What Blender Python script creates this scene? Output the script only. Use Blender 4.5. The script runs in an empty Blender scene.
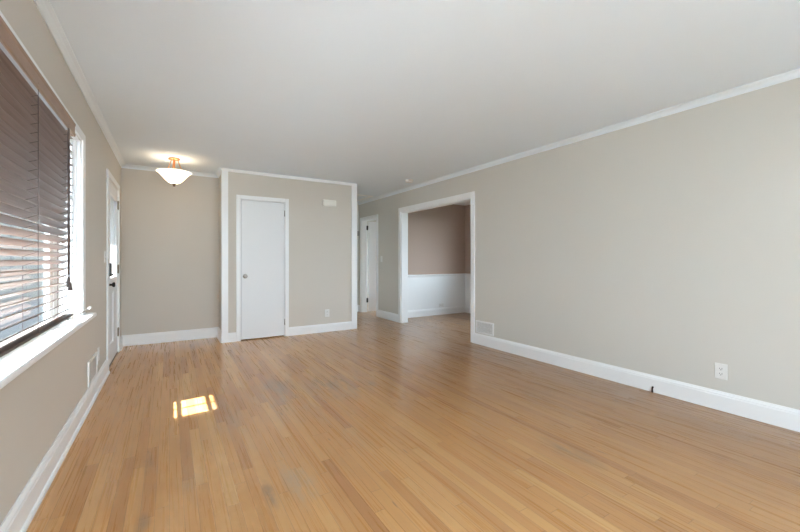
import bpy, bmesh, math, random
from mathutils import Vector, Matrix
random.seed(7)
S = bpy.context.scene
COL = S.collection
PI = math.pi

# ------------------------------------------------------------------ camera
cam_d = bpy.data.cameras.new('camera')
cam_d.sensor_width = 36.0
cam_d.lens = 36.0 * 372.0 / 800.0
cam_d.shift_y = -(266.0 - 259.8) / 800.0
cam_d.clip_start = 0.02
cam = bpy.data.objects.new('camera', cam_d)
COL.objects.link(cam)
cam.location = (0, 0, 1.16)
cam.rotation_euler = (PI / 2, 0, -math.radians(31.783))
S.camera = cam

# ------------------------------------------------------------------ world, sun, daylight portals, exposure
w = bpy.data.worlds.new('sky'); S.world = w; w.use_nodes = True
wn = w.node_tree.nodes; wl = w.node_tree.links
bg = wn['Background']
tc = wn.new('ShaderNodeTexCoord'); sx = wn.new('ShaderNodeSeparateXYZ')
rp = wn.new('ShaderNodeValToRGB')
wl.new(tc.outputs['Generated'], sx.inputs[0]); wl.new(sx.outputs['Z'], rp.inputs[0]); wl.new(rp.outputs[0], bg.inputs['Color'])
rp.color_ramp.elements[0].position = 0.0; rp.color_ramp.elements[0].color = (0.76, 0.88, 1.0, 1)
rp.color_ramp.elements[1].position = 1.0; rp.color_ramp.elements[1].color = (0.62, 0.79, 1.0, 1)
bg.inputs['Strength'].default_value = 3.4

SUN_EL, SUN_AZ = math.radians(56), math.radians(6)
sd = bpy.data.lights.new('sun', 'SUN'); sd.energy = 8.0; sd.angle = math.radians(0.5); sd.color = (1.0, 0.97, 0.93)
sun = bpy.data.objects.new('sun', sd); COL.objects.link(sun)
dv = Vector((math.cos(SUN_EL) * math.cos(SUN_AZ), math.cos(SUN_EL) * math.sin(SUN_AZ), -math.sin(SUN_EL)))
sun.rotation_euler = dv.to_track_quat('-Z', 'Y').to_euler()
sun.location = (-6, 0, 8)

def portal(name, loc, rot, sx_, sy_):
    d = bpy.data.lights.new(name, 'AREA'); d.shape = 'RECTANGLE'; d.size = sx_; d.size_y = sy_
    d.cycles.is_portal = True
    o = bpy.data.objects.new(name, d); COL.objects.link(o); o.location = loc; o.rotation_euler = rot
    return o
REAR_Y = -2.00
RWX0, RWX1, RWZ0, RWZ1 = -0.38, 2.10, 0.30, 2.28       # added rear window, unseen behind the camera, for daylight
portal('portal_rear', ((RWX0 + RWX1) / 2, REAR_Y - 0.16, (RWZ0 + RWZ1) / 2), (PI / 2, 0, 0), RWX1 - RWX0, RWZ1 - RWZ0)
bpy.data.objects['portal_rear'].rotation_euler = Vector((0, 1, 0)).to_track_quat('-Z', 'Z').to_euler()
portal('portal_front', (-0.72, 1.84, 1.4), Vector((1, 0, 0)).to_track_quat('-Z', 'Z').to_euler(), 3.4, 1.3)
portal('portal_back', (1.6, 9.17, 1.35), Vector((0, -1, 0)).to_track_quat('-Z', 'Z').to_euler(), 1.5, 1.7)
portal('portal_dining', (5.75, 4.5, 1.4), Vector((-1, 0, 0)).to_track_quat('-Z', 'Z').to_euler(), 2.2, 1.6)
portal('portal_bedroom', (5.75, 7.55, 1.4), Vector((-1, 0, 0)).to_track_quat('-Z', 'Z').to_euler(), 1.7, 1.6)

vs = S.view_settings
vs.view_transform = 'Standard'; vs.look = 'None'; vs.gamma = 1.0; vs.use_curve_mapping = False
vs.exposure = 2.50
cy = S.cycles
cy.use_denoising = True
cy.max_bounces = 14; cy.diffuse_bounces = 10; cy.glossy_bounces = 4; cy.transmission_bounces = 8; cy.transparent_max_bounces = 12
cy.sample_clamp_indirect = 6.0
cy.caustics_reflective = False; cy.caustics_refractive = False

# ------------------------------------------------------------------ materials
def mat(name, col, rough=0.5, metal=0.0, noise=0.0, nscale=8.0, bump=0.0, bscale=200.0, coat=0.0, spec=0.5, emit=None, estr=0.0, trans=0.0):
    m = bpy.data.materials.new(name); m.use_nodes = True
    n = m.node_tree.nodes; l = m.node_tree.links; b = n['Principled BSDF']
    c = (*col, 1)
    b.inputs['Base Color'].default_value = c
    b.inputs['Roughness'].default_value = rough; b.inputs['Metallic'].default_value = metal
    b.inputs['Coat Weight'].default_value = coat; b.inputs['Specular IOR Level'].default_value = spec
    if trans: b.inputs['Transmission Weight'].default_value = trans
    t = n.new('ShaderNodeTexCoord')
    if noise > 0:
        nz = n.new('ShaderNodeTexNoise'); nz.inputs['Scale'].default_value = nscale; nz.inputs['Detail'].default_value = 3
        l.new(t.outputs['Object'], nz.inputs['Vector'])
        mx = n.new('ShaderNodeMix'); mx.data_type = 'RGBA'
        mx.inputs[6].default_value = tuple(max(0, q * (1 - noise)) for q in col) + (1,)
        mx.inputs[7].default_value = tuple(min(1, q * (1 + noise)) for q in col) + (1,)
        l.new(nz.outputs[0], mx.inputs[0]); l.new(mx.outputs[2], b.inputs['Base Color'])
    if bump > 0:
        nb = n.new('ShaderNodeTexNoise'); nb.inputs['Scale'].default_value = bscale; nb.inputs['Detail'].default_value = 2
        l.new(t.outputs['Object'], nb.inputs['Vector'])
        bp = n.new('ShaderNodeBump'); bp.inputs['Strength'].default_value = bump; bp.inputs['Distance'].default_value = 0.002
        l.new(nb.outputs[0], bp.inputs['Height']); l.new(bp.outputs[0], b.inputs['Normal'])
    if emit:
        b.inputs['Emission Color'].default_value = (*emit, 1); b.inputs['Emission Strength'].default_value = estr
    return m

M_WALL = mat('wall_paint', (0.610, 0.590, 0.548), 0.65, noise=0.015, nscale=2.0, bump=0.08, bscale=350, spec=0.35)
M_WALL_WARMLIT = mat('warm_lit_wall_paint', (0.600, 0.558, 0.502), 0.65, noise=0.015, nscale=2.0, bump=0.08, bscale=350, spec=0.35)  # same paint as the right wall, with warm lighting tinted into the colour
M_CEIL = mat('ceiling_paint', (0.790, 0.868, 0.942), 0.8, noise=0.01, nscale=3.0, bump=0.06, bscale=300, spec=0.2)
M_TRIM = mat('white_trim_paint', (0.84, 0.85, 0.86), 0.32, noise=0.008, nscale=6.0)
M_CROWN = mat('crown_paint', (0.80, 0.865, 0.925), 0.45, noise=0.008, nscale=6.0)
M_DOOR = mat('white_door_paint', (0.76, 0.77, 0.785), 0.38, noise=0.008, nscale=4.0)
M_TAUPE = mat('taupe_wall_paint', (0.440, 0.328, 0.270), 0.6, noise=0.02, nscale=2.0, spec=0.35)
M_PLASTIC = mat('white_plastic', (0.76, 0.755, 0.74), 0.35, noise=0.005)
M_CREAM = mat('cream_plastic', (0.80, 0.785, 0.73), 0.45, noise=0.01, nscale=5)
M_GREYP = mat('grey_plastic', (0.30, 0.30, 0.28), 0.45, noise=0.01)
M_DARK = mat('dark_slot', (0.02, 0.02, 0.02), 0.6, noise=0.02)
M_SHADOWGREY = mat('vent_inner_grey', (0.16, 0.16, 0.165), 0.7, noise=0.02)
M_BLACK = mat('black_metal', (0.018, 0.017, 0.016), 0.4, metal=0.3, noise=0.03)
M_NICKEL = mat('satin_nickel', (0.42, 0.40, 0.37), 0.3, metal=1.0, noise=0.02, nscale=30)
M_BRONZEL = mat('worn_brass_hinge', (0.22, 0.19, 0.14), 0.4, metal=0.8, noise=0.05, nscale=30)
M_COPPER = mat('brushed_copper', (0.62, 0.33, 0.17), 0.33, metal=1.0, noise=0.05, nscale=40)
M_DKBRONZE = mat('dark_bronze', (0.16, 0.11, 0.07), 0.35, metal=0.9, noise=0.05)
M_SIDING = mat('neighbour_siding', (0.046, 0.043, 0.037), 0.8, noise=0.2, nscale=1.2)
M_ROOF = mat('asphalt_shingle', (0.10, 0.10, 0.10), 0.9, noise=0.2, nscale=6)
M_GRASS = mat('lawn_grass', (0.04, 0.05, 0.03), 0.9, noise=0.35, nscale=3.0)
M_CONC = mat('pale_concrete', (0.56, 0.57, 0.58), 0.9, noise=0.1, nscale=2.0)
M_ASPH = mat('asphalt', (0.035, 0.035, 0.036), 0.9, noise=0.15, nscale=5.0)
M_SOFFIT = mat('soffit_paint', (0.75, 0.75, 0.73), 0.6, noise=0.01)
M_EXT = mat('outer_wall_brick', (0.30, 0.16, 0.11), 0.85, noise=0.2, nscale=10)
M_CORD = mat('blind_cord', (0.10, 0.075, 0.07), 0.7, noise=0.03)

def glass_mat():
    m = bpy.data.materials.new('window_glass'); m.use_nodes = True
    n = m.node_tree.nodes; l = m.node_tree.links; n.clear()
    o = n.new('ShaderNodeOutputMaterial'); tr = n.new('ShaderNodeBsdfTransparent'); gl = n.new('ShaderNodeBsdfGlossy')
    fr = n.new('ShaderNodeLayerWeight'); pw = n.new('ShaderNodeMath'); ml = n.new('ShaderNodeMath'); mx = n.new('ShaderNodeMixShader'); nz = n.new('ShaderNodeTexNoise'); cr = n.new('ShaderNodeMapRange')
    pw.operation = 'POWER'; pw.inputs[1].default_value = 4.0; ml.operation = 'MULTIPLY_ADD'; ml.inputs[1].default_value = 0.6; ml.inputs[2].default_value = 0.04
    l.new(fr.outputs['Facing'], pw.inputs[0]); l.new(pw.outputs[0], ml.inputs[0])
    nz.inputs['Scale'].default_value = 3.0
    cr.inputs['To Min'].default_value = 0.01; cr.inputs['To Max'].default_value = 0.03
    tr.inputs['Color'].default_value = (0.95, 0.97, 0.96, 1)
    l.new(nz.outputs[0], cr.inputs['Value']); l.new(cr.outputs[0], gl.inputs['Roughness'])
    l.new(ml.outputs[0], mx.inputs[0]); l.new(tr.outputs[0], mx.inputs[1]); l.new(gl.outputs[0], mx.inputs[2]); l.new(mx.outputs[0], o.inputs[0])
    return m
M_GLASS = glass_mat()
def frost_mat():
    m = bpy.data.materials.new('frosted_door_glass'); m.use_nodes = True
    n = m.node_tree.nodes; l = m.node_tree.links; n.clear()
    o = n.new('ShaderNodeOutputMaterial'); tr = n.new('ShaderNodeBsdfTranslucent'); gl = n.new('ShaderNodeBsdfDiffuse'); mx = n.new('ShaderNodeMixShader')
    nz = n.new('ShaderNodeTexNoise'); nz.inputs['Scale'].default_value = 40.0; mr = n.new('ShaderNodeMapRange'); mr.inputs['To Min'].default_value = 0.45; mr.inputs['To Max'].default_value = 0.55
    tr.inputs['Color'].default_value = (0.8, 0.82, 0.82, 1); gl.inputs['Color'].default_value = (0.8, 0.81, 0.81, 1)
    l.new(nz.outputs[0], mr.inputs['Value']); l.new(mr.outputs[0], mx.inputs[0]); l.new(tr.outputs[0], mx.inputs[1]); l.new(gl.outputs[0], mx.inputs[2]); l.new(mx.outputs[0], o.inputs[0])
    return m
M_FROST = frost_mat()

def alabaster_mat():
    m = bpy.data.materials.new('frosted_alabaster_glass'); m.use_nodes = True
    n = m.node_tree.nodes; l = m.node_tree.links; b = n['Principled BSDF']
    t = n.new('ShaderNodeTexCoord'); nz = n.new('ShaderNodeTexNoise'); nz.inputs['Scale'].default_value = 9; nz.inputs['Detail'].default_value = 4
    cr = n.new('ShaderNodeValToRGB'); cr.color_ramp.elements[0].color = (1.0, 0.72, 0.46, 1); cr.color_ramp.elements[1].color = (1.0, 0.84, 0.62, 1)
    l.new(t.outputs['Object'], nz.inputs['Vector']); l.new(nz.outputs[0], cr.inputs[0])
    l.new(cr.outputs[0], b.inputs['Emission Color']); b.inputs['Emission Strength'].default_value = 0.58
    b.inputs['Base Color'].default_value = (0.9, 0.85, 0.75, 1); b.inputs['Roughness'].default_value = 0.3
    return m
M_ALAB = alabaster_mat()

def wood_blind_mat():
    m = bpy.data.materials.new('brown_blind_wood'); m.use_nodes = True
    n = m.node_tree.nodes; l = m.node_tree.links; b = n['Principled BSDF']
    t = n.new('ShaderNodeTexCoord'); mp = n.new('ShaderNodeMapping'); mp.inputs['Scale'].default_value = (60, 1.5, 60)
    nz = n.new('ShaderNodeTexNoise'); nz.inputs['Scale'].default_value = 2.0; nz.inputs['Detail'].default_value = 5
    cr = n.new('ShaderNodeValToRGB')
    cr.color_ramp.elements[0].position = 0.3; cr.color_ramp.elements[0].color = (0.140, 0.082, 0.058, 1)
    cr.color_ramp.elements[1].position = 0.7; cr.color_ramp.elements[1].color = (0.215, 0.138, 0.106, 1)
    l.new(t.outputs['Object'], mp.inputs[0]); l.new(mp.outputs[0], nz.inputs['Vector']); l.new(nz.outputs[0], cr.inputs[0]); l.new(cr.outputs[0], b.inputs['Base Color'])
    b.inputs['Roughness'].default_value = 0.38; b.inputs['Coat Weight'].default_value = 0.4; b.inputs['Coat Roughness'].default_value = 0.3
    return m
M_BLIND = wood_blind_mat()
M_RAIL = mat('dark_blind_rail', (0.085, 0.055, 0.045), 0.45, noise=0.15, nscale=20)

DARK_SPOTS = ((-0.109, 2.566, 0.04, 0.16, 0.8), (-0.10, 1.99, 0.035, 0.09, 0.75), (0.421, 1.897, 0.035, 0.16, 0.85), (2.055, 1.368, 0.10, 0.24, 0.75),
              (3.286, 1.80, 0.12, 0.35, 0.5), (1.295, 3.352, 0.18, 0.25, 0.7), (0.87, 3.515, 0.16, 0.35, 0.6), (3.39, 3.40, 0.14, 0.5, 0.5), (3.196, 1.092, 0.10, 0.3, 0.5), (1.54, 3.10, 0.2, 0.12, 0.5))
def floor_mat():
    m = bpy.data.materials.new('oak_strip_floor'); m.use_nodes = True
    n = m.node_tree.nodes; l = m.node_tree.links; b = n['Principled BSDF']
    def math_(op, a, bb=None, c=None):
        q = n.new('ShaderNodeMath'); q.operation = op
        for i, v in enumerate((a, bb, c)):
            if v is None: continue
            if isinstance(v, (int, float)): q.inputs[i].default_value = v
            else: l.new(v, q.inputs[i])
        return q.outputs[0]
    def comb(x, y, z=0.0):
        q = n.new('ShaderNodeCombineXYZ')
        for i, v in enumerate((x, y, z)):
            if isinstance(v, (int, float)): q.inputs[i].default_value = v
            else: l.new(v, q.inputs[i])
        return q.outputs[0]
    def white(v):
        q = n.new('ShaderNodeTexWhiteNoise'); q.noise_dimensions = '3D'; l.new(v, q.inputs['Vector']); return q
    def noise(v, sc, det=4, rough=0.55, dist=0.0):
        q = n.new('ShaderNodeTexNoise'); q.inputs['Scale'].default_value = sc; q.inputs['Detail'].default_value = det
        q.inputs['Roughness'].default_value = rough; q.inputs['Distortion'].default_value = dist; l.new(v, q.inputs['Vector']); return q.outputs[0]
    def mix(f, a, bb, mode='MIX'):
        q = n.new('ShaderNodeMix'); q.data_type = 'RGBA'; q.blend_type = mode
        if isinstance(f, (int, float)): q.inputs[0].default_value = f
        else: l.new(f, q.inputs[0])
        for i, v in ((6, a), (7, bb)):
            if isinstance(v, tuple): q.inputs[i].default_value = v
            else: l.new(v, q.inputs[i])
        return q.outputs[2]
    def rng(v, a, bb, c=0.0, d=1.0):
        q = n.new('ShaderNodeMapRange'); q.inputs['From Min'].default_value = a; q.inputs['From Max'].default_value = bb
        q.inputs['To Min'].default_value = c; q.inputs['To Max'].default_value = d; l.new(v, q.inputs['Value']); return q.outputs[0]
    t = n.new('ShaderNodeTexCoord'); sp = n.new('ShaderNodeSeparateXYZ'); l.new(t.outputs['Object'], sp.inputs[0])
    X, Y = sp.outputs['X'], sp.outputs['Y']
    W = 0.057
    xs = math_('DIVIDE', X, W); ix = math_('FLOOR', xs); fx = math_('FRACT', xs)
    r1 = white(comb(ix, 3.7, 1.1)).outputs['Value']; r2 = white(comb(ix, 9.2, 5.3)).outputs['Value']
    ln = math_('MULTIPLY_ADD', r2, 0.7, 0.65)
    ys = math_('ADD', math_('DIVIDE', Y, ln), math_('MULTIPLY', r1, 17.0)); iy = math_('FLOOR', ys); fy = math_('FRACT', ys)
    wn_ = white(comb(ix, iy, 0.5)); rc = wn_.outputs['Value']
    rc2 = white(comb(ix, iy, 7.5)).outputs['Value']
    cr = n.new('ShaderNodeValToRGB'); l.new(rc, cr.inputs[0])
    e = cr.color_ramp.elements
    e[0].position = 0.0; e[0].color = (0.430, 0.190, 0.064, 1)
    e[1].position = 1.0; e[1].color = (0.680, 0.390, 0.160, 1)
    for p, c in ((0.08, (0.480, 0.225, 0.076, 1)), (0.22, (0.540, 0.262, 0.088, 1)), (0.50, (0.585, 0.295, 0.102, 1)), (0.85, (0.620, 0.325, 0.120, 1))):
        q = e.new(p); q.color = c
    # grain: long streaks running down each board, each board with its own offset
    off = math_('MULTIPLY', rc2, 60.0)
    g1 = noise(comb(math_('MULTIPLY', X, 80.0), math_('MULTIPLY', Y, 1.2), off), 1.0, 5, 0.65, 0.4)
    g2 = noise(comb(math_('MULTIPLY', X, 22.0), math_('MULTIPLY', Y, 0.8), off), 1.0, 3, 0.5, 1.5)
    wv = math_('SINE', math_('MULTIPLY', g2, 20.0))
    c1 = mix(rng(g1, 0.38, 0.95, 0.0, 0.18), cr.outputs[0], (0.30, 0.150, 0.062, 1))
    c2 = mix(rng(wv, -0.4, 1.0, 0.0, 0.10), c1, (0.26, 0.125, 0.05, 1))
    # broad tonal drift and grey wear
    big = noise(comb(X, math_('MULTIPLY', Y, 0.6), 0.0), 0.9, 3, 0.5)
    c3 = mix(rng(big, 0.35, 0.7, 0.0, 0.25), c2, (0.52, 0.31, 0.15, 1))
    wearn = noise(comb(math_('MULTIPLY', X, 9.0), math_('MULTIPLY', Y, 2.2), 4.0), 1.0, 5, 0.7)
    wear = None
    for (wx, wy, rx, ry, s) in ((1.35, 3.25, 0.45, 0.45, 0.7), (0.80, 3.2, 0.25, 0.60, 0.6), (0.584, 1.943, 0.09, 0.40, 0.95), (0.36, 3.0, 0.14, 0.5, 0.45),
                                (0.10, 2.3, 0.08, 0.35, 0.5), (1.0, 2.4, 0.12, 0.6, 0.4), (2.6, 2.3, 0.2, 0.9, 0.4), (3.3, 3.1, 0.25, 0.9, 0.5)):
        dx = math_('DIVIDE', math_('SUBTRACT', X, wx), rx); dy = math_('DIVIDE', math_('SUBTRACT', Y, wy), ry)
        rr = math_('ADD', math_('MULTIPLY', dx, dx), math_('MULTIPLY', dy, dy))
        k = math_('MULTIPLY', rng(rr, 0.0, 1.0, 1.0, 0.0), s)
        wear = k if wear is None else math_('MAXIMUM', wear, k)
    wf = math_('MULTIPLY', wear, rng(wearn, 0.42, 0.62, 0.0, 1.0))
    c4 = mix(wf, c3, (0.44, 0.33, 0.225, 1))
    c4 = mix(rng(X, 1.0, 3.3, 0.0, 0.72), c4, (0.265, 0.140, 0.064, 1))   # darker and browner towards the right wall
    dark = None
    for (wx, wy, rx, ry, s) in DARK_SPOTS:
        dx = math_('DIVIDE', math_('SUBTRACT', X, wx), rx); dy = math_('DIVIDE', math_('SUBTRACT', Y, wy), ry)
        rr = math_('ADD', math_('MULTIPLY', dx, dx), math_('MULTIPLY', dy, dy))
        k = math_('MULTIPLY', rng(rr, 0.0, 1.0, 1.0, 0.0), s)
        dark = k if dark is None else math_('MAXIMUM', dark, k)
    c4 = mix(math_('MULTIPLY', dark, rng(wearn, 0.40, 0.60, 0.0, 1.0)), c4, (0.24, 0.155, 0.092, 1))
    # knots / dark mineral streaks
    kn = noise(comb(math_('MULTIPLY', X, 30.0), math_('MULTIPLY', Y, 5.0), 2.0), 1.0, 2, 0.4)
    c5 = mix(rng(kn, 0.73, 0.80, 0.0, 0.75), c4, (0.10, 0.045, 0.02, 1))
    # seams between boards
    ex = math_('MINIMUM', fx, math_('SUBTRACT', 1.0, fx)); ey = math_('MULTIPLY', math_('MINIMUM', fy, math_('SUBTRACT', 1.0, fy)), ln)
    sx1 = rng(ex, 0.0, 0.028, 1.0, 0.0); sy1 = rng(ey, 0.0, 0.0022, 1.0, 0.0)
    seam = math_('MAXIMUM', sx1, sy1)
    c6 = mix(math_('MULTIPLY', seam, 0.55), c5, (0.12, 0.058, 0.024, 1))
    l.new(c6, b.inputs['Base Color'])
    l.new(rng(g1, 0.3, 0.7, 0.24, 0.34), b.inputs['Roughness'])
    b.inputs['Specular IOR Level'].default_value = 0.5
    b.inputs['Coat Weight'].default_value = 0.22; b.inputs['Coat Roughness'].default_value = 0.12
    bp = n.new('ShaderNodeBump'); bp.inputs['Strength'].default_value = 0.25; bp.inputs['Distance'].default_value = 0.001
    hh = math_('SUBTRACT', math_('MULTIPLY', g1, 0.15), seam)
    l.new(hh, bp.inputs['Height']); l.new(bp.outputs[0], b.inputs['Normal'])
    return m
M_FLOOR = floor_mat()

# ------------------------------------------------------------------ mesh helpers
class MB:
    def __init__(s): s.bm = bmesh.new()
    def box(s, x0, x1, y0, y1, z0, z1, bev=0.0):
        b2 = bmesh.new(); bmesh.ops.create_cube(b2, size=1.0)
        for v in b2.verts:
            v.co = Vector(((x0 + x1) / 2 + v.co.x * (x1 - x0), (y0 + y1) / 2 + v.co.y * (y1 - y0), (z0 + z1) / 2 + v.co.z * (z1 - z0)))
        if bev > 0: bmesh.ops.bevel(b2, geom=b2.edges[:], offset=bev, segments=2, affect='EDGES', profile=0.5)
        return s.merge(b2)
    def merge(s, b2, mtx=None):
        if mtx is not None: b2.transform(mtx)
        me = bpy.data.meshes.new('t'); b2.to_mesh(me); b2.free(); s.bm.from_mesh(me); bpy.data.meshes.remove(me); return s
    def lathe(s, prof, c=(0, 0, 0), axis=(0, 0, 1), seg=32):
        # prof: list of (r, h) along axis
        b2 = bmesh.new(); q = Vector((0, 0, 1)).rotation_difference(Vector(axis)); rings = []
        for r, h in prof:
            if r < 1e-5: rings.append([b2.verts.new((0, 0, h))])
            else: rings.append([b2.verts.new((r * math.cos(2 * PI * k / seg), r * math.sin(2 * PI * k / seg), h)) for k in range(seg)])
        for a, b in zip(rings, rings[1:]):
            for k in range(seg):
                k2 = (k + 1) % seg
                if len(a) == 1 and len(b) == 1: continue
                if len(a) == 1: b2.faces.new((a[0], b[k], b[k2]))
                elif len(b) == 1: b2.faces.new((a[k], b[0], a[k2]))
                else: b2.faces.new((a[k], b[k], b[k2], a[k2]))
        for f in b2.faces: f.smooth = True
        bmesh.ops.recalc_face_normals(b2, faces=b2.faces[:])
        return s.merge(b2, Matrix.Translation(c) @ q.to_matrix().to_4x4())
    def cyl(s, p0, p1, r, seg=16, r2=None):
        p0, p1 = Vector(p0), Vector(p1); L = (p1 - p0).length; r2 = r if r2 is None else r2
        return s.lathe([(0, 0), (r, 0), (r2, L), (0, L)], p0, (p1 - p0).normalized(), seg)
    def tube(s, pts, r, seg=10):
        b2 = bmesh.new(); P = [Vector(p) for p in pts]; rings = []; up = Vector((0.13, 0.21, 1)).normalized()
        for i, p in enumerate(P):
            tan = (P[min(i + 1, len(P) - 1)] - P[max(i - 1, 0)]).normalized()
            a = tan.cross(up)
            if a.length < 0.05: a = tan.cross(Vector((1, 0, 0)))
            a.normalize(); b = tan.cross(a).normalized()
            rr = r[i] if isinstance(r, (list, tuple)) else r
            rings.append([b2.verts.new(p + rr * (math.cos(2 * PI * k / seg) * a + math.sin(2 * PI * k / seg) * b)) for k in range(seg)])
        for a, b in zip(rings, rings[1:]):
            for k in range(seg): b2.faces.new((a[k], b[k], b[(k + 1) % seg], a[(k + 1) % seg]))
        b2.faces.new(rings[0]); b2.faces.new(rings[-1])
        for f in b2.faces: f.smooth = True
        bmesh.ops.recalc_face_normals(b2, faces=b2.faces[:])
        return s.merge(b2)
    def sweep(s, path, prof, side=1):
        # path: 2D polyline; prof: closed list of (d, z), d = distance from the wall towards the room (side=+1: left of travel)
        b2 = bmesh.new(); P = [Vector(p) for p in path]; rings = []
        def nrm(a, b):
            d = (b - a).normalized(); return Vector((-d.y, d.x)) * side
        for i, p in enumerate(P):
            if i == 0: m_ = nrm(P[0], P[1])
            elif i == len(P) - 1: m_ = nrm(P[-2], P[-1])
            else:
                n1, n2 = nrm(P[i - 1], p), nrm(p, P[i + 1]); m_ = n1 + n2; m_ = m_ / m_.dot(n1)
            rings.append([b2.verts.new((p.x + m_.x * d, p.y + m_.y * d, z)) for d, z in prof])
        k = len(prof)
        for a, b in zip(rings, rings[1:]):
            for j in range(k): b2.faces.new((a[j], a[(j + 1) % k], b[(j + 1) % k], b[j]))
        b2.faces.new(rings[0]); b2.faces.new(rings[-1][::-1])
        bmesh.ops.recalc_face_normals(b2, faces=b2.faces[:])
        return s.merge(b2)
    def build(s, name, m, parent=None, label=None, origin=None, kind=None, smooth=False):
        me = bpy.data.meshes.new(name)
        if origin is None and parent is None:
            vs_ = [v.co for v in s.bm.verts]
            origin = Vector(((min(v.x for v in vs_) + max(v.x for v in vs_)) / 2, (min(v.y for v in vs_) + max(v.y for v in vs_)) / 2, min(v.z for v in vs_)))
            if name in ('floor',): origin = Vector((0, 0, 0))
        if parent is not None: origin = world_origin(parent)
        origin = Vector(origin)
        s.bm.transform(Matrix.Translation(-origin)); s.bm.to_mesh(me); s.bm.free()
        me.materials.append(m)
        o = bpy.data.objects.new(name, me); COL.objects.link(o)
        if parent is not None: o.parent = parent
        else: o.location = origin
        if label: o['label'] = label
        if kind: o['kind'] = kind
        return o
def world_origin(o):
    p = Vector(o.location)
    while o.parent: o = o.parent; p += Vector(o.location)
    return p
def empty(name, loc, label=None, cat=None, kind=None, group=None):
    o = bpy.data.objects.new(name, None); o.empty_display_size = 0.05; COL.objects.link(o); o.location = loc
    if label: o['label'] = label
    if cat: o['category'] = cat
    if kind: o['kind'] = kind
    if group: o['group'] = group
    return o
def tag(o, label, cat, group=None):
    o['label'] = label; o['category'] = cat
    if group: o['group'] = group
    return o

# a wall slab with rectangular holes; run along 'x' or 'y'
def wall(name, run, a0, a1, t0, t1, z0, z1, holes, m, label, xtra=None):
    mb = MB(); hs = sorted(holes); c = a0
    def put(p0, p1, q0, q1):
        if p1 - p0 < 1e-4 or q1 - q0 < 1e-4: return
        if run == 'y': mb.box(t0, t1, p0, p1, q0, q1)
        else: mb.box(p0, p1, t0, t1, q0, q1)
    for h0, h1, b0, b1 in hs:
        put(c, h0, z0, z1); put(h0, h1, z0, b0); put(h0, h1, b1, z1); c = h1
    put(c, a1, z0, z1)
    return tag(mb.build(name, m, kind='structure'), label, 'wall')

H = 2.44
L = -0.55            # inner face of the left wall
R = 3.62             # inner face of the right wall
RO = 3.75            # its far side
FOY = 6.21           # foyer back wall
CF = 5.72            # closet front face
CX0, CX1 = 0.63, 2.672
HE = 7.60            # hallway end wall
WIN = (0.15, 3.53, 0.725, 2.03)
FD = (4.90, 5.81)    # front door opening
CD = (0.86, 1.49)    # closet door opening
OP = (3.93, 5.80)    # wide opening to the dining room
HD = (6.74, 7.45)    # hall door opening
DX, DY0, DY1 = 5.57, 3.0, 6.25

# ------------------------------------------------------------------ structure
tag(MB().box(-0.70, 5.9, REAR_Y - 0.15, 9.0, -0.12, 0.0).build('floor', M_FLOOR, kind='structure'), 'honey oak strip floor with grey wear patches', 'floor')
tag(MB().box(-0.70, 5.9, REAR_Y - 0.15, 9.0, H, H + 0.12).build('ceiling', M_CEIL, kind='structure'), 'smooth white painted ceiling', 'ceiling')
wall('wall_left', 'y', REAR_Y - 0.15, FOY + 0.15, -0.70, L, 0, H, [WIN, (FD[0], FD[1], 0, 2.03)], M_WALL_WARMLIT, 'greige window wall on the left, warm light in its colour')
wall('wall_foyer', 'x', L, CX0, FOY, FOY + 0.15, 0, H, [], M_WALL_WARMLIT, 'greige wall at the end of the entry nook, warm light in its colour')
wall('wall_closet_front', 'x', CX0, CX1, CF, CF + 0.11, 0, H, [(CD[0], CD[1], 0, 2.03)], M_WALL_WARMLIT, 'greige wall around the closet door')
wall('wall_closet_left', 'y', CF + 0.11, FOY + 0.15, CX0, CX0 + 0.11, 0, H, [], M_WALL_WARMLIT, 'short side wall of the closet beside the entry')
wall('wall_hall_left', 'y', CF + 0.11, 9.0, CX1 - 0.11, CX1, 0, H, [(6.90, 7.52, 0, 2.03)], M_WALL, 'hallway wall behind the closet corner')  # doorway added to let daylight from the back room into the hallway
wall('wall_closet_back', 'x', CX0 + 0.11, CX1 - 0.11, 6.7, 6.8, 0, H, [], M_WALL, 'back wall inside the closet')
wall('wall_back_room_left', 'y', 6.8, 9.0, 0.52, 0.63, 0, H, [], M_WALL, 'side wall of the added back room')
wall('wall_back_room_back', 'x', 0.52, CX1, 9.0, 9.15, 0, H, [(0.85, 2.35, 0.5, 2.2)], M_WALL, 'back wall of the added back room with an unseen daylight window')  # room and window added to brighten the hallway
wall('wall_closet_right', 'x', 0.52, CX0 + 0.11, 6.7, 6.8, 0, H, [], M_WALL, 'short wall piece beside the closet back')
wall('wall_hall_end', 'x', CX1, RO, HE, HE + 0.12, 0, H, [], M_WALL, 'wall at the end of the hallway')
wall('wall_right', 'y', REAR_Y - 0.15, HE, R, RO, 0, H, [(OP[0], OP[1], 0, 2.04), (HD[0], HD[1], 0, 2.03)], M_WALL, 'long plain greige wall on the right')
wall('wall_rear', 'x', L, R, REAR_Y - 0.15, REAR_Y, 0, H, [(RWX0, RWX1, RWZ0, RWZ1)], M_WALL, 'wall behind the camera with an added wide window')
wall('wall_dining_back', 'x', RO, DX, DY1, DY1 + 0.10, 0, H, [], M_TAUPE, 'taupe back wall of the dining room')
wall('wall_dining_right', 'y', DY0, DY1 + 0.10, DX, DX + 0.15, 0, H, [(4.0, 5.2, 0.8, 2.1)], M_TAUPE, 'taupe side wall of the dining room')
wall('wall_dining_front', 'x', RO, DX + 0.15, DY0 - 0.12, DY0, 0, H, [], M_TAUPE, 'taupe near wall of the dining room')
wall('wall_bedroom_right', 'y', DY1 + 0.10, 9.0, DX, DX + 0.15, 0, H, [(6.7, 8.4, 0.6, 2.2)], M_WALL, 'side wall of the room off the hallway')
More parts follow.
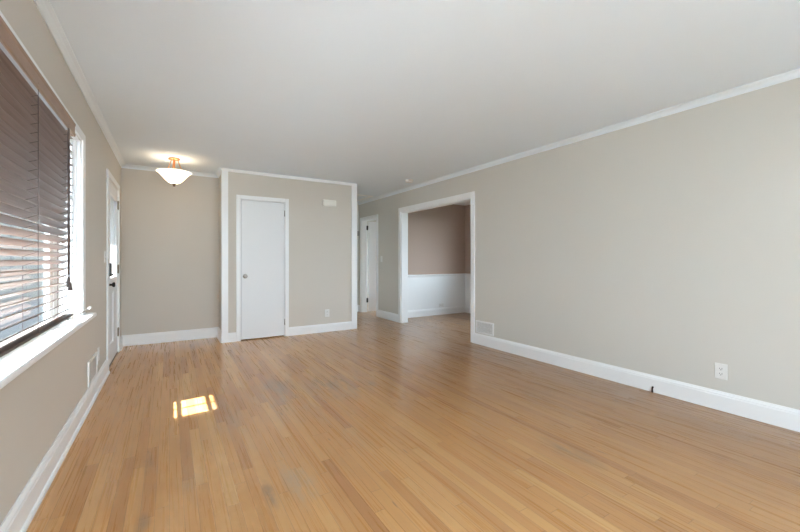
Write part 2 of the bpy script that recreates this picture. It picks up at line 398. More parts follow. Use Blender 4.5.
wall('wall_bedroom_back', 'x', RO, DX, 8.85, 9.0, 0, H, [], M_WALL, 'back wall of the room off the hallway')
wall('wall_bedroom_left', 'y', HE + 0.12, 8.85, R, RO, 0, H, [], M_WALL, 'wall of the room off the hallway')

BASE = [(0, 0), (0.030, 0), (0.030, 0.012), (0.026, 0.020), (0.018, 0.024), (0.018, 0.112), (0.015, 0.118), (0.015, 0.126), (0.009, 0.136), (0.006, 0.145), (0, 0.145)]
BASEN = [(0, 0), (0.018, 0), (0.018, 0.112), (0.015, 0.118), (0.015, 0.126), (0.009, 0.136), (0.006, 0.145), (0, 0.145)]
BASEC = [(0, 0), (0.018, 0), (0.018, 0.106), (0.015, 0.110), (0.015, 0.116), (0.008, 0.125), (0.006, 0.131), (0, 0.131)]
CROWN = [(0, H), (0, H - 0.048), (0.008, H - 0.048), (0.010, H - 0.040), (0.016, H - 0.028), (0.028, H - 0.016), (0.040, H - 0.010), (0.046, H - 0.008), (0.046, H)]
def run(name, path, prof, side, label, cat='baseboard', m=M_TRIM):
    return tag(MB().sweep(path, prof, side).build(name, m, kind='structure'), label, cat)
CASW = 0.085
run('baseboard_left', [(L, FD[0] - CASW), (L, REAR_Y), (RWX0 - 0.4, REAR_Y), (R, REAR_Y), (R, OP[0] - 0.075)], BASE, 1, 'white baseboard with shoe moulding along the window wall') if False else None
run('baseboard_left', [(L, REAR_Y), (L, FD[0] - CASW)], BASE, -1, 'white baseboard with shoe moulding under the window')
run('baseboard_foyer', [(L, FD[1] + CASW), (L, FOY), (CX0, FOY), (CX0, CF - 0.0)], BASE, -1, 'white baseboard around the entry nook')
run('baseboard_closet', [(CD[1] + 0.055, CF), (CX1 - 0.085, CF)], BASEC, -1, 'white baseboard right of the closet door')
run('baseboard_closet_stub', [(CX0 + 0.07, CF), (CD[0] - 0.055, CF)], BASEC, -1, 'short piece of white baseboard left of the closet door')
run('baseboard_right', [(R, OP[0] - 0.075), (R, REAR_Y)], BASEN, -1, 'tall white baseboard along the long right wall')
run('baseboard_hall', [(R, HD[0] - 0.06), (R, OP[1] + 0.075)], BASEN, -1, 'white baseboard between the hallway door and the wide opening')
run('baseboard_hall_end', [(CX1, HE), (R, HE), (R, HD[1] + 0.06)], BASEN, -1, 'white baseboard at the end of the hallway')
run('baseboard_rear', [(R, REAR_Y), (L, REAR_Y)], BASEN, -1, 'white baseboard behind the camera')
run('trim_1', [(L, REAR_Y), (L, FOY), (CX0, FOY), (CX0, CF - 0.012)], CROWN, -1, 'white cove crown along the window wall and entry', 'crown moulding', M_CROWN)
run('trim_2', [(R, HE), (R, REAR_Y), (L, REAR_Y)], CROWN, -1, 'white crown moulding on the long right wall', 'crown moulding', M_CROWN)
run('trim_3', [(CX0 + 0.07, CF), (CX1 - 0.085, CF)], [(0, H), (0, H - 0.042), (0.014, H - 0.042), (0.018, H - 0.036), (0.018, H)], -1, 'thin white ceiling strip above the closet wall', 'ceiling trim')
# corner boards of the closet
mb = MB(); mb.box(CX0 - 0.014, CX0 + 0.07, CF - 0.018, CF, 0, H, 0.003); mb.box(CX0 - 0.014, CX0, CF, CF + 0.055, 0, H, 0.002)
tag(mb.build('trim_4', M_TRIM, kind='structure'), 'white corner board on the left corner of the closet', 'corner trim')
mb = MB(); mb.box(CX1 - 0.085, CX1 + 0.014, CF - 0.018, CF, 0, H, 0.003); mb.box(CX1, CX1 + 0.014, CF, CF + 0.055, 0, H, 0.002)
tag(mb.build('trim_5', M_TRIM, kind='structure'), 'white corner board on the right corner of the closet', 'corner trim')

# wide cased opening
mb = MB(); cw = 0.075; zt = 2.04
for x0, x1 in ((R - 0.018, R), (RO, RO + 0.018)):
    mb.box(x0, x1, OP[0] - cw, OP[0], 0, zt + cw, 0.003); mb.box(x0, x1, OP[1], OP[1] + cw, 0, zt + cw, 0.003); mb.box(x0, x1, OP[0], OP[1], zt, zt + cw, 0.003)
mb.box(R, RO, OP[0], OP[0] + 0.018, 0, zt); mb.box(R, RO, OP[1] - 0.018, OP[1], 0, zt); mb.box(R, RO, OP[0] + 0.018, OP[1] - 0.018, zt - 0.018, zt)
tag(mb.build('trim_6', M_TRIM, kind='structure'), 'white casing of the wide opening to the dining room', 'door casing')

# dining room wainscot, chair rail, base, crown
mb = MB(); mb.box(RO + 0.02, DX, DY1 - 0.012, DY1, 0, 0.80); mb.box(DX - 0.012, DX, DY0, DY1 - 0.012, 0, 0.80)
tag(mb.build('trim_7', M_TRIM, kind='structure'), 'white wainscot panel around the dining room', 'wainscot')
CR = [(0, 0.795), (0.022, 0.795), (0.026, 0.810), (0.030, 0.822), (0.046, 0.836), (0.046, 0.852), (0.0, 0.858)]
run('trim_8', [(RO, DY1), (DX, DY1), (DX, DY0)], CR, -1, 'white chair rail on top of the wainscot', 'chair rail')
run('trim_9', [(RO, DY1), (DX, DY1), (DX, DY0)], [(0.012 + a, b) for a, b in BASEN], -1, 'white baseboard below the wainscot', 'baseboard')
run('trim_10', [(RO, DY1), (DX, DY1), (DX, DY0)], [(d * 1.9, H - (H - z) * 1.6) for d, z in CROWN], -1, 'white crown moulding in the dining room', 'crown moulding')

# ------------------------------------------------------------------ hinge / knob builders
def hinge(parent, x, y, z, m, axis='x', h=0.09):
    mb = MB()
    mb.cyl((x, y, z - h / 2), (x, y, z + h / 2), 0.008, 12)
    mb.cyl((x, y, z + h / 2), (x, y, z + h / 2 + 0.006), 0.005, 10); mb.cyl((x, y, z - h / 2 - 0.006), (x, y, z - h / 2), 0.005, 10)
    if axis == 'x': mb.box(x - 0.010, x + 0.016, y + 0.001, y + 0.006, z - h / 2, z + h / 2)
    elif axis == 'y': mb.box(x - 0.008, x - 0.002, y - 0.016, y + 0.016, z - h / 2, z + h / 2)
    else: mb.box(x - 0.03, x + 0.016, y - 0.010, y - 0.003, z - h / 2, z + h / 2)
    return mb.build('hinge', m, parent)
def knob(parent, p, ax, m, r=0.027, reach=0.06, name='door_knob'):
    mb = MB()
    mb.lathe([(0, 0), (0.033, 0), (0.033, 0.004), (0.026, 0.009), (0.013, 0.011), (0.011, 0.030), (0.016, 0.034), (r * 0.92, 0.040), (r, 0.048), (r * 0.95, reach - 0.004), (r * 0.6, reach), (0, reach + 0.001)], p, ax, 28)
    return mb.build(name, m, parent)

# ------------------------------------------------------------------ closet door (door_1)
d = empty('door_1', (1.175, CF, 0), 'plain white closet door with round metal knob', 'door', 'structure')
mb = MB(); cw = 0.055
mb.box(CD[0] - cw, CD[0], CF - 0.016, CF, 0, 2.03 + cw, 0.003); mb.box(CD[1], CD[1] + cw, CF - 0.016, CF, 0, 2.03 + cw, 0.003); mb.box(CD[0], CD[1], CF - 0.016, CF, 2.03, 2.03 + cw, 0.003)
mb.build('casing', M_TRIM, d)
mb = MB(); mb.box(CD[0], CD[0] + 0.006, CF, CF + 0.11, 0, 2.03); mb.box(CD[1] - 0.006, CD[1], CF, CF + 0.11, 0, 2.03); mb.box(CD[0] + 0.006, CD[1] - 0.006, CF, CF + 0.11, 2.024, 2.03)
mb.build('door_frame', M_TRIM, d)
MB().box(CD[0] + 0.010, CD[1] - 0.010, CF - 0.002, CF + 0.033, 0.016, 2.018, 0.002).build('door_slab', M_DOOR, d)
knob(d, (0.925, CF - 0.002, 0.925), (0, -1, 0), M_NICKEL)
for z in (1.86, 0.22): hinge(d, CD[1] - 0.004, CF - 0.007, z, M_NICKEL, 'x', 0.085)

# ------------------------------------------------------------------ front door (door_2)
d = empty('door_2', (L, 5.355, 0), 'white front door with glass pane, black keypad and black knob', 'door', 'structure')
mb = MB(); cw = CASW
mb.box(L, L + 0.016, FD[0] - cw, FD[0], 0, 2.03 + cw * .75, 0.003); mb.box(L, L + 0.016, FD[1], FD[1] + cw, 0, 2.03 + cw * .75, 0.003); mb.box(L, L + 0.016, FD[0], FD[1], 2.03, 2.03 + cw * .75, 0.003)
mb.build('casing', M_TRIM, d)
mb = MB(); mb.box(-0.70, L, FD[0], FD[0] + 0.006, 0, 2.03); mb.box(-0.70, L, FD[1] - 0.006, FD[1], 0, 2.03); mb.box(-0.70, L, FD[0] + 0.006, FD[1] - 0.006, 2.024, 2.03)
mb.build('door_frame', M_TRIM, d)
MB().box(-0.69, L, FD[0] + 0.006, FD[1] - 0.006, 0, 0.012).build('threshold', M_DKBRONZE, d)
y0, y1 = FD[0] + 0.010, FD[1] - 0.010; g0, g1, gz0, gz1 = y0 + 0.14, y1 - 0.14, 0.95, 1.87
mb = MB(); xa, xb = L - 0.046, L - 0.003
mb.box(xa, xb, y0, g0, 0.018, 2.018); mb.box(xa, xb, g1, y1, 0.018, 2.018); mb.box(xa, xb, g0, g1, 0.018, gz0); mb.box(xa, xb, g0, g1, gz1, 2.018)
sl = mb.build('door_slab', M_DOOR, d)
def ring(mb, x0, x1, y0, y1, z0, z1, t, bev=0.003):
    mb.box(x0, x1, y0, y1, z0, z0 + t, bev); mb.box(x0, x1, y0, y1, z1 - t, z1, bev); mb.box(x0, x1, y0, y0 + t, z0 + t, z1 - t, bev); mb.box(x0, x1, y1 - t, y1, z0 + t, z1 - t, bev)
mb = MB(); ring(mb, xb - 0.004, xb + 0.010, g0 - 0.022, g1 + 0.022, gz0 - 0.022, gz1 + 0.022, 0.030); mb.build('glass_bead', M_TRIM, sl)
MB().box(xa + 0.018, xa + 0.024, g0, g1, gz0, gz1).build('glass_pane', M_FROST, sl)
mb = MB()
for p0, p1 in ((y0 + 0.12, (y0 + y1) / 2 - 0.03), ((y0 + y1) / 2 + 0.03, y1 - 0.12)):
    ring(mb, xb - 0.002, xb + 0.006, p0, p1, 0.22, 0.80, 0.022); mb.box(xb - 0.002, xb + 0.003, p0 + 0.05, p1 - 0.05, 0.27, 0.75, 0.002)
mb.build('raised_panel', M_DOOR, sl)
mb = MB(); ky = y0 + 0.062
mb.box(xb, xb + 0.030, ky - 0.034, ky + 0.034, 0.985, 1.125, 0.006)
kp = mb.build('keypad_lock', M_BLACK, d, 'black keypad deadbolt')
MB().box(xb + 0.030, xb + 0.046, ky - 0.018, ky + 0.018, 0.995, 1.012, 0.004).build('thumb_turn', M_BLACK, kp)
knob(d, (xb, ky, 0.895), (1, 0, 0), M_BLACK, 0.027, 0.062)
for z in (1.84, 1.045, 0.26): hinge(d, L + 0.006, FD[1] - 0.004, z, M_BRONZEL, 'y', 0.10)

# ------------------------------------------------------------------ hallway door (door_3), standing open into the room beyond
d = empty('door_3', (R, 7.095, 0), 'open white hallway door with black hinges', 'door', 'structure')
mb = MB(); cw = 0.06
mb.box(R - 0.016, R, HD[0] - cw, HD[0], 0, 2.03 + cw, 0.003); mb.box(R - 0.016, R, HD[1], HD[1] + cw, 0, 2.03 + cw, 0.003); mb.box(R - 0.016, R, HD[0], HD[1], 2.03, 2.03 + cw, 0.003)
mb.build('casing', M_TRIM, d)
mb = MB(); mb.box(R, RO, HD[0], HD[0] + 0.016, 0, 2.03); mb.box(R, RO, HD[1] - 0.016, HD[1], 0, 2.03); mb.box(R, RO, HD[0] + 0.016, HD[1] - 0.016, 2.014, 2.03)
mb.box(R + 0.045, R + 0.080, HD[1] - 0.028, HD[1] - 0.016, 0, 2.014); mb.box(R + 0.045, R + 0.080, HD[0] + 0.016, HD[0] + 0.028, 0, 2.014)
mb.build('door_frame', M_TRIM, d)
sl = MB().box(RO + 0.012, RO + 0.012 + 0.66, HD[1] - 0.052, HD[1] - 0.017, 0.016, 2.010, 0.002).build('door_slab', M_DOOR, d)
knob(sl, (RO + 0.61, HD[1] - 0.052, 0.92), (0, -1, 0), M_BLACK)
for z in (1.87, 0.26): hinge(d, RO + 0.002, HD[1] - 0.024, z, M_BLACK, 'j', 0.095)

# ------------------------------------------------------------------ front window (window_1)
W0, W1, WZ0, WZ1 = WIN; ZS = 0.757
wd = empty('window_1', (L, 1.84, ZS), 'white front window with picture pane and narrow casement', 'window', 'structure')
mb = MB(); cw = 0.095; fx_ = L + 0.014
mb.box(L, fx_, W1, W1 + cw, ZS, WZ1 + 0.062, 0.003); mb.box(L, fx_, W0 - cw, W0, ZS, WZ1 + 0.062, 0.003); mb.box(L, fx_, W0, W1, WZ1, WZ1 + 0.062, 0.003)
mb.build('window_casing', M_TRIM, wd)
# jamb lining with stepped stops
mb = MB()
for y0_, s in ((W1, -1), (W0, 1)):
    a, b = sorted((y0_, y0_ + s * 0.010)); mb.box(-0.70, L, a, b, ZS, WZ1)
    a, b = sorted((y0_ + s * 0.010, y0_ + s * 0.020)); mb.box(-0.588, L - 0.022, a, b, ZS, WZ1 - 0.01, 0.001)
mb.box(-0.70, L, W0 + 0.01, W1 - 0.01, WZ1 - 0.010, WZ1)
mb.build('window_jamb', M_TRIM, wd)
# stool
mb = MB(); mb.box(L, L + 0.075, W0 - cw - 0.02, W1 + cw + 0.035, ZS - 0.030, ZS, 0.008); mb.box(-0.70, L, W0, W1, ZS - 0.032, ZS)
mb.build('window_sill', M_TRIM, wd)
MB().box(L, L + 0.012, W0 - 0.05, W1 + 0.05, ZS - 0.045, ZS - 0.030, 0.002).build('sill_moulding', M_TRIM, wd)
# fixed picture sash
GX = -0.600; MUL = 3.080
mb = MB(); ring(mb, GX - 0.012, GX + 0.012, W0 + 0.020, 2.970, ZS, WZ1 - 0.010, 0.045); mb.box(GX - 0.012, GX + 0.012, 2.888, 2.925, ZS + 0.045, WZ1 - 0.055); mb.box(-0.614, -0.585, 2.970, MUL, ZS, WZ1 - 0.010, 0.002)
fs = mb.build('picture_sash', M_TRIM, wd)
MB().box(GX - 0.003, GX + 0.003, W0 + 0.06, 2.893, ZS + 0.05, WZ1 - 0.06).build('glass_pane', M_GLASS, fs)
# casement sash with muntins
mb = MB(); c0, c1 = MUL + 0.004, W1 - 0.020
ring(mb, GX - 0.012, GX + 0.012, c0, c1, ZS, WZ1 - 0.010, 0.036)
for z in (0.990, 1.297, 1.604, 1.911): mb.box(GX - 0.011, GX + 0.011, c0 + 0.036, c1 - 0.036, z - 0.010, z + 0.010)
mb.box(GX - 0.011, GX + 0.011, 3.30 - 0.010, 3.30 + 0.010, ZS + 0.036, WZ1 - 0.046)
cs = mb.build('casement_sash', M_TRIM, wd)
MB().box(GX - 0.003, GX + 0.003, c0 + 0.030, c1 - 0.030, ZS + 0.03, WZ1 - 0.04).build('glass_pane', M_GLASS, cs)
# crank operator
mb = MB(); mb.box(L - 0.045, L - 0.004, 3.30, 3.40, ZS, ZS + 0.016, 0.005); mb.cyl((L - 0.016, 3.34, ZS + 0.012), (L - 0.008, 3.34, ZS + 0.034), 0.010, 14)
ck = mb.build('crank_base', M_NICKEL, wd)
mb = MB(); mb.tube([(L - 0.008, 3.34, ZS + 0.032), (L + 0.010, 3.35, ZS + 0.026), (L + 0.028, 3.38, ZS + 0.030), (L + 0.045, 3.42, ZS + 0.045), (L + 0.058, 3.445, ZS + 0.052)], 0.0045)
arm = mb.build('crank_arm', M_NICKEL, ck)
MB().lathe([(0, 0), (0.007, 0.001), (0.009, 0.010), (0.008, 0.022), (0, 0.026)], (L + 0.056, 3.440, ZS + 0.050), (0.5, 0.6, 0.6), 16).build('crank_knob', M_PLASTIC, arm)

# unseen rear window, added behind the camera to bring in daylight
wd = empty('added_window_2', ((RWX0 + RWX1) / 2, REAR_Y, RWZ0), 'wide unseen window added behind the camera for daylight', 'window', 'structure')
mb = MB()
for x0, x1 in ((RWX0, (RWX0 + RWX1) / 2), ((RWX0 + RWX1) / 2, RWX1)):
    mb.box(x0, x0 + 0.04, REAR_Y - 0.10, REAR_Y - 0.06, RWZ0, RWZ1); mb.box(x1 - 0.04, x1, REAR_Y - 0.10, REAR_Y - 0.06, RWZ0, RWZ1)
    mb.box(x0 + 0.04, x1 - 0.04, REAR_Y - 0.10, REAR_Y - 0.06, RWZ0, RWZ0 + 0.05); mb.box(x0 + 0.04, x1 - 0.04, REAR_Y - 0.10, REAR_Y - 0.06, RWZ1 - 0.05, RWZ1)
mb.build('window_frame', M_TRIM, wd)
mb = MB(); c_ = 0.08
mb.box(RWX0 - c_, RWX0, REAR_Y, REAR_Y + 0.016, RWZ0 - c_, RWZ1 + c_); mb.box(RWX1, RWX1 + c_, REAR_Y, REAR_Y + 0.016, RWZ0 - c_, RWZ1 + c_)
mb.box(RWX0, RWX1, REAR_Y, REAR_Y + 0.016, RWZ1, RWZ1 + c_); mb.box(RWX0, RWX1, REAR_Y, REAR_Y + 0.016, RWZ0 - c_, RWZ0)
mb.build('window_casing', M_TRIM, wd)
MB().box(RWX0 + 0.02, RWX1 - 0.02, REAR_Y - 0.083, REAR_Y - 0.077, RWZ0 + 0.02, RWZ1 - 0.02).build('glass_pane', M_GLASS, wd)
wd = empty('added_window_5', (1.6, 9.0, 0.5), 'unseen window added in the back room for daylight', 'window', 'structure')  # out of view, added to brighten the hallway
mb = MB()
for a_, b_, c_, d_ in ((0.85, 0.90, 0.5, 2.2), (2.30, 2.35, 0.5, 2.2), (0.90, 2.30, 0.5, 0.55), (0.90, 2.30, 2.15, 2.2), (0.90, 2.30, 1.33, 1.37)): mb.box(a_, b_, 9.05, 9.09, c_, d_)
mb.build('window_frame', M_TRIM, wd)
MB().box(0.88, 2.32, 9.067, 9.073, 0.53, 2.17).build('glass_pane', M_GLASS, wd)
for nm, x, a, b, zl, zh in (('added_window_3', DX, 4.0, 5.2, 0.8, 2.1), ('added_window_4', DX, 6.7, 8.4, 0.6, 2.2)):  # out of view, added so daylight reaches both rooms
    wd = empty(nm, (x, (a + b) / 2, zl), 'unseen side window added in the dining room for daylight' if nm == 'added_window_3' else 'unseen side window added in the room off the hallway for daylight', 'window', 'structure')
    mb = MB(); ring(mb, x + 0.05, x + 0.09, a, b, zl, zh, 0.05); mb.box(x + 0.05, x + 0.09, a + 0.05, b - 0.05, 1.48, 1.52); mb.build('window_frame', M_TRIM, wd)
    MB().box(x + 0.067, x + 0.073, a + 0.04, b - 0.04, zl + 0.04, zh - 0.04).build('glass_pane', M_GLASS, wd)

# ------------------------------------------------------------------ outdoors
tag(MB().box(-30, 30, -30, 40, -0.55, -0.45).build('ground', M_GRASS, kind='structure'), 'lawn outside the house', 'ground')
mb = MB(); mb.box(-1.44, -0.70, REAR_Y - 0.6, FOY + 0.8, 2.66, 2.72); mb.box(-1.46, -1.43, REAR_Y - 0.6, FOY + 0.8, 2.64, 2.80)
tag(mb.build('trim_11', M_SOFFIT, kind='structure'), 'roof eave outside above the front window', 'eave')
tag(MB().box(-2, 6, -9, REAR_Y - 0.15, -0.45, -0.12).build('reflector', M_CONC, kind='structure'), 'pale concrete patio added unseen behind the house to bounce light', 'reflector')  # unseen pale ground, added to bounce neutral light up to the ceiling
tag(MB().box(-9, -0.75, -9, 0, -0.45, -0.38).build('side_reflector', M_CONC, kind='structure'), 'pale concrete slab added unseen beside the house to bounce light', 'walk')  # unseen pale ground, added to bounce sunlight indoors
tag(MB().box(-4.6, -1.2, 0, 34, -0.45, -0.40).build('driveway', M_ASPH, kind='structure'), 'dark asphalt driveway beside the front window', 'driveway')
NX = -4.6
hs = empty('neighbour_house', (-7.0, 3.5, -0.45), 'grey sided neighbouring house seen through the blind', 'house')
mb = MB(); mb.box(NX - 5, NX, 0.8, 34, -0.45, 5.2)
for k in range(28): mb.box(NX, NX + 0.015, 0.8, 34, -0.40 + k * 0.2, -0.235 + k * 0.2)
mb.build('siding_wall', M_SIDING, hs)
b2 = bmesh.new()
vv = [b2.verts.new(p) for p in ((NX - 5.3, 0.5, 5.18), (NX + 0.3, 0.5, 5.18), (NX - 2.5, 0.5, 6.4), (NX - 5.3, 34.3, 5.18), (NX + 0.3, 34.3, 5.18), (NX - 2.5, 34.3, 6.4))]
for f in ((0, 1, 2), (3, 5, 4), (0, 2, 5, 3), (1, 4, 5, 2), (0, 3, 4, 1)): b2.faces.new([vv[i] for i in f])
mb = MB(); mb.merge(b2); mb.build('roof', M_ROOF, hs)
for y in (8.0,):
    mb = MB(); ring(mb, NX + 0.015, NX + 0.06, y, y + 1.0, 0.9, 2.2, 0.07); wf = mb.build('window_frame', M_TRIM, hs)
    MB().box(NX + 0.016, NX + 0.03, y + 0.07, y + 0.93, 0.97, 2.13).build('window_pane', M_GREYP, wf)

# ------------------------------------------------------------------ window blind
B0, B1 = 0.22, 2.900
BXc = -0.509
bl = empty('window_blind', (BXc, (B0 + B1) / 2, 0.825), 'dark brown wooden slat blind hanging in the front window', 'blind')
MB().box(BXc - 0.022, BXc + 0.018, B0, B1, 1.925, 1.972, 0.002).build('headrail', mat('headrail_metal', (0.45, 0.45, 0.46), 0.4, 0.3, noise=0.01), bl)
mb = MB()
mb.sweep([(BXc + 0.019, B1 + 0.037), (BXc + 0.019, B0 - 0.012)], [(0, 1.902), (0.006, 1.900), (0.009, 1.908), (0.009, 1.918), (0.006, 1.924), (0.006, 1.960), (0.009, 1.966), (0.010, 1.976), (0.006, 1.982), (0, 1.982)], 1)
mb.box(BXc - 0.024, BXc + 0.019, B1 + 0.029, B1 + 0.037, 1.902, 1.982)
M_VAL = mat('valance_wood', (0.30, 0.19, 0.13), 0.45, noise=0.12, nscale=14)
mb.build('valance', M_VAL, bl)
TILT = math.radians(26); PITCH = 0.0400; NS = 30
for i in range(NS):
    z = 0.868 + i * PITCH
    if z > 1.90: break
    b2 = bmesh.new(); n_ = 6; hw = 0.0235; th = 0.0014; top = []; bot = []
    for side_y in (B0, B1):
        tr_, br_ = [], []
        for k in range(n_ + 1):
            u = -hw + 2 * hw * k / n_; cz = 0.0038 * (1 - (u / hw) ** 2)
            for arr, dz in ((tr_, th), (br_, -th)):
                # inner edge (u > 0) is raised, outer edge lowered
                xx = u * math.cos(TILT) - (cz + dz) * math.sin(TILT); zz = u * math.sin(TILT) + (cz + dz) * math.cos(TILT)
                arr.append(b2.verts.new((BXc + xx, side_y, z + zz)))
        top.append(tr_); bot.append(br_)
    for k in range(n_):
        b2.faces.new((top[0][k], top[0][k + 1], top[1][k + 1], top[1][k])); b2.faces.new((bot[0][k + 1], bot[0][k], bot[1][k], bot[1][k + 1]))
        b2.faces.new((top[0][k + 1], top[0][k], bot[0][k], bot[0][k + 1])); b2.faces.new((top[1][k], top[1][k + 1], bot[1][k + 1], bot[1][k]))
    b2.faces.new((top[0][0], top[1][0], bot[1][0], bot[0][0])); b2.faces.new((top[1][n_], top[0][n_], bot[0][n_], bot[1][n_]))
    bmesh.ops.recalc_face_normals(b2, faces=b2.faces[:])
    mb = MB(); mb.merge(b2); mb.build('slat', M_BLIND, bl)
MB().box(BXc - 0.023, BXc + 0.023, B0, B1, 0.828, 0.842, 0.003).build('bottom_rail', M_RAIL, bl)
for y in (0.45, 1.10, 1.75, 2.20, 2.78):
    mb = MB()
    for dx in (-0.0245, 0.0245): mb.cyl((BXc + dx, y, 0.84), (BXc + dx, y, 1.93), 0.0011, 6)
    for i in range(NS):
        z = 0.868 + i * PITCH
        if z > 1.90: break
        for dy in (0.004,): mb.cyl((BXc - 0.024, y + dy, z - 0.0135), (BXc + 0.024, y + dy, z + 0.0075), 0.0009, 5)
    mb.build('ladder_cord', M_CORD, bl)
mb = MB(); mb.cyl((BXc + 0.027, 2.755, 1.08), (BXc + 0.027, 2.755, 1.90), 0.0050, 10)
mb.build('tilt_wand', M_RAIL, bl)
for dy, z0 in ((0.0, 1.045), (0.020, 1.025), (-0.018, 1.065)):
    mb = MB(); mb.cyl((BXc + 0.027, 2.775 + dy, z0), (BXc + 0.027, 2.775 + dy * 0.3, 1.90), 0.0013, 6)
    cd = mb.build('pull_cord', M_CORD, bl)
    MB().lathe([(0, 0.040), (0.004, 0.040), (0.006, 0.030), (0.011, 0.008), (0.011, 0.002), (0.008, 0), (0, 0)], (BXc + 0.027, 2.775 + dy, z0 - 0.04), (0, 0, 1), 14).build('tassel', M_RAIL, cd)

# ------------------------------------------------------------------ ceiling light
LX, LY = 0.05, 5.50
cl = empty('ceiling_light', (LX, LY, H), 'semi-flush ceiling light with copper canopy and glowing frosted glass bowl', 'ceiling light')
MB().lathe([(0, 0), (0.062, 0), (0.066, -0.006), (0.060, -0.016), (0.040, -0.022), (0.020, -0.026), (0, -0.027)], (LX, LY, H)).build('canopy', M_COPPER, cl)
MB().lathe([(0.0, -0.02), (0.010, -0.02), (0.010, -0.16), (0.018, -0.17), (0.018, -0.20), (0, -0.21)], (LX, LY, H), seg=16).build('stem', M_COPPER, cl)
for k in range(3):
    a = 2 * PI * k / 3 + 0.35; ca, sa = math.cos(a), math.sin(a)
    MB().tube([(LX + 0.045 * ca, LY + 0.045 * sa, H - 0.018), (LX + 0.06 * ca, LY + 0.06 * sa, H - 0.06), (LX + 0.085 * ca, LY + 0.085 * sa, H - 0.12), (LX + 0.118 * ca, LY + 0.118 * sa, H - 0.19), (LX + 0.128 * ca, LY + 0.128 * sa, H - 0.215)], 0.0045).build('arm', M_COPPER, cl)
outer = [(0.0, 2.118), (0.035, 2.120), (0.065, 2.134), (0.095, 2.160), (0.125, 2.195), (0.150, 2.226), (0.172, 2.250), (0.190, 2.262), (0.194, 2.266)]
prof = outer + [(r - 0.005 if r > 0.01 else 0, z + 0.005) for r, z in outer[::-1]]
MB().lathe(prof, (LX, LY, 0), seg=48).build('glass_bowl', M_ALAB, cl)
MB().lathe([(0, 2.120), (0.022, 2.120), (0.024, 2.112), (0.014, 2.106), (0.012, 2.100), (0.016, 2.096), (0.012, 2.088), (0, 2.084)], (LX, LY, 0), seg=20).build('finial', M_DKBRONZE, cl)
for s in (-1, 1):
    pl = bpy.data.lights.new('bulb', 'POINT'); pl.energy = 0.02; pl.color = (1.0, 0.74, 0.46); pl.shadow_soft_size = 0.03
    po = bpy.data.objects.new('bulb', pl); COL.objects.link(po); po.parent = cl; po.location = (s * 0.06, 0.03 * s, -0.185)

# ------------------------------------------------------------------ smoke detector
sm = empty('smoke_detector', (3.27, 5.0, H), 'small round white smoke detector on the ceiling', 'smoke detector')
MB().lathe([(0, 0), (0.066, 0), (0.066, -0.012), (0.060, -0.014), (0, -0.014)], (3.27, 5.0, H)).build('mounting_plate', M_PLASTIC, sm)
MB().lathe([(0, -0.014), (0.052, -0.014), (0.050, -0.020), (0.060, -0.023), (0.056, -0.036), (0.030, -0.042), (0, -0.042)], (3.27, 5.0, H)).build('cover', M_PLASTIC, sm)

# ------------------------------------------------------------------ attic hatch on the hallway ceiling
ah = empty('attic_hatch', (3.12, 6.95, H), 'white attic hatch in the hallway ceiling', 'hatch')
MB().box(2.83, 3.43, 6.66, 7.26, H - 0.006, H).build('panel', M_CEIL, ah)
mb = MB()
mb.box(2.79, 3.47, 6.62, 6.66, H - 0.014, H, 0.002); mb.box(2.79, 3.47, 7.26, 7.30, H - 0.014, H, 0.002); mb.box(2.79, 2.83, 6.66, 7.26, H - 0.014, H, 0.002); mb.box(3.43, 3.47, 6.66, 7.26, H - 0.014, H, 0.002)
mb.build('frame', M_TRIM, ah)

# ------------------------------------------------------------------ wall fittings
def frame_of(face, p):
    # local (u along wall, n out of the wall, z) -> world box; face: '-y' | '-x' | '+x'
    if face == '-y': return lambda u0, u1, n0, n1, z0, z1: (p[0] + u0, p[0] + u1, p[1] - n1, p[1] - n0, p[2] + z0, p[2] + z1)
    if face == '-x': return lambda u0, u1, n0, n1, z0, z1: (p[0] - n1, p[0] - n0, p[1] + u0, p[1] + u1, p[2] + z0, p[2] + z1)
    return lambda u0, u1, n0, n1, z0, z1: (p[0] + n0, p[0] + n1, p[1] + u0, p[1] + u1, p[2] + z0, p[2] + z1)
def outlet(p, face, label, horizontal=False, m=M_PLASTIC):
    o = empty('wall_outlet', p, label, 'outlet'); F = frame_of(face, p)
    def bx(mb, u0, u1, n0, n1, z0, z1, bev=0.0):
        if horizontal: u0, u1, z0, z1 = z0, z1, u0, u1
        mb.box(*F(u0, u1, n0, n1, z0, z1), bev)
    mb = MB(); bx(mb, -0.039, 0.039, 0, 0.006, -0.060, 0.060, 0.002); mb.build('cover_plate', m, o)
    for zc in (0.0195, -0.0195):
        mb = MB(); bx(mb, -0.017, 0.017, 0.006, 0.0085, zc - 0.0145, zc + 0.0145, 0.001); rc = mb.build('receptacle', m, o)
        mb = MB(); bx(mb, -0.0085, -0.006, 0.0085, 0.0088, zc - 0.003, zc + 0.008); bx(mb, 0.006, 0.0085, 0.0085, 0.0088, zc - 0.003, zc + 0.007); bx(mb, -0.0025, 0.0025, 0.0085, 0.0088, zc - 0.010, zc - 0.005)
        mb.build('slots', M_DARK, rc)
    return o
outlet((R, 1.135, 0.300), '-x', 'white duplex outlet on the long right wall above the baseboard')
outlet((2.160, CF, 0.302), '-y', 'white duplex outlet on the closet wall beneath the chime box')
outlet((L, 4.305, 0.306), '+x', 'white outlet on the window wall between the vent and the front door')
outlet((4.896, DY1 - 0.012, 0.200), '-y', 'sideways white outlet low on the dining room wainscot', True)
def switch(p, face, label):
    o = empty('light_switch', p, label, 'light switch'); F = frame_of(face, p)
    MB().box(*F(-0.035, 0.035, 0, 0.006, -0.057, 0.057), 0.002).build('cover_plate', M_PLASTIC, o)
    MB().box(*F(-0.005, 0.005, 0.006, 0.016, -0.010, 0.010), 0.001).build('toggle', M_PLASTIC, o)
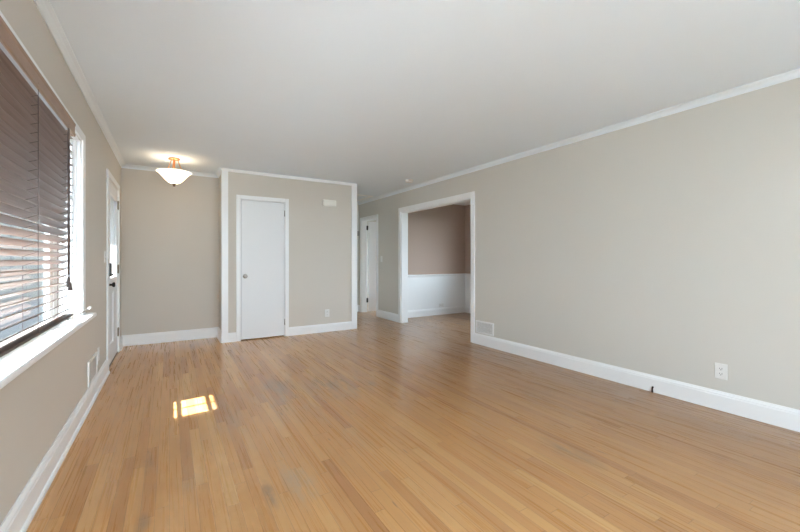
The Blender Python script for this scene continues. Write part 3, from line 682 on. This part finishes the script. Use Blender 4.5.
switch((L, 4.700, 1.19), '+x', 'white light switch on the window wall beside the front door')
switch((R, 6.54, 1.175), '-x', 'white light switch between the hallway door and the wide opening')
# chime box
o = empty('door_chime', (2.19, CF, 2.07), 'small cream door chime box high on the closet wall', 'door chime')
MB().box(2.085, 2.295, CF - 0.012, CF, 2.022, 2.118, 0.003).build('base', M_CREAM, o)
MB().box(2.075, 2.305, CF - 0.052, CF - 0.012, 2.016, 2.124, 0.018).build('cover', M_CREAM, o)
# grey box at the end of the hall
o = empty('hall_thermostat', (3.575, HE, 1.75), 'small grey box on the wall at the hallway end', 'wall box')
MB().box(3.530, 3.618, HE - 0.006, HE, 1.690, 1.810, 0.002).build('back_plate', M_PLASTIC, o)
MB().box(3.535, 3.612, HE - 0.034, HE - 0.006, 1.695, 1.805, 0.005).build('cover', M_GREYP, o)
# vents
def vent(p, face, w_, h_, n, label, vertical=True):
    o = empty('wall_vent', p, label, 'vent'); F = frame_of(face, p); t = 0.020
    mb = MB(); mb.box(*F(-w_ / 2, w_ / 2, 0, 0.010, -h_ / 2, -h_ / 2 + t), 0.002); mb.box(*F(-w_ / 2, w_ / 2, 0, 0.010, h_ / 2 - t, h_ / 2), 0.002)
    mb.box(*F(-w_ / 2, -w_ / 2 + t, 0, 0.010, -h_ / 2 + t, h_ / 2 - t), 0.002); mb.box(*F(w_ / 2 - t, w_ / 2, 0, 0.010, -h_ / 2 + t, h_ / 2 - t), 0.002)
    mb.build('frame', M_TRIM, o)
    MB().box(*F(-w_ / 2 + t, w_ / 2 - t, 0, 0.002, -h_ / 2 + t, h_ / 2 - t)).build('backing', M_SHADOWGREY, o)
    mb = MB()
    if vertical:
        for k in range(n):
            u = -w_ / 2 + t + (w_ - 2 * t) * (k + 0.5) / n; mb.box(*F(u - 0.0017, u + 0.0017, 0.002, 0.008, -h_ / 2 + t, h_ / 2 - t))
        mb.box(*F(-w_ / 2 + t, w_ / 2 - t, 0.003, 0.0085, -0.003, 0.003))
    else:
        for k in range(n):
            z = -h_ / 2 + t + (h_ - 2 * t) * (k + 0.5) / n; mb.box(*F(-w_ / 2 + t, w_ / 2 - t, 0.002, 0.008, z - 0.0035, z + 0.0035))
    g = mb.build('grille', M_PLASTIC, o)
    MB().box(*F(w_ / 2 - t - 0.012, w_ / 2 - t - 0.006, 0.008, 0.018, -0.012, 0.012), 0.001).build('damper_lever', M_PLASTIC, o)
    return o
vent((R, 3.665, 0.240), '-x', 0.33, 0.170, 26, 'white wall vent above the right baseboard next to the wide opening')
vent((L, 3.995, 0.252), '+x', 0.40, 0.200, 12, 'white wall vent on the window wall below the sill end', False)
# coax stub poking out of the right baseboard
mb = MB(); mb.tube([(R - 0.016, 1.605, 0.044), (R - 0.024, 1.605, 0.044), (R - 0.028, 1.605, 0.036), (R - 0.028, 1.605, 0.014)], 0.0065)
mb.lathe([(0, 0), (0.008, 0), (0.008, 0.013), (0, 0.013)], (R - 0.028, 1.605, 0.0015), (0, 0, 1), 8)
mb.lathe([(0, 0), (0.008, 0), (0.008, 0.004), (0, 0.004)], (R - 0.018, 1.605, 0.044), (-1, 0, 0), 12)
tag(mb.build('cable_stub', M_BLACK), 'short black cable end poking out of the right baseboard', 'cable')
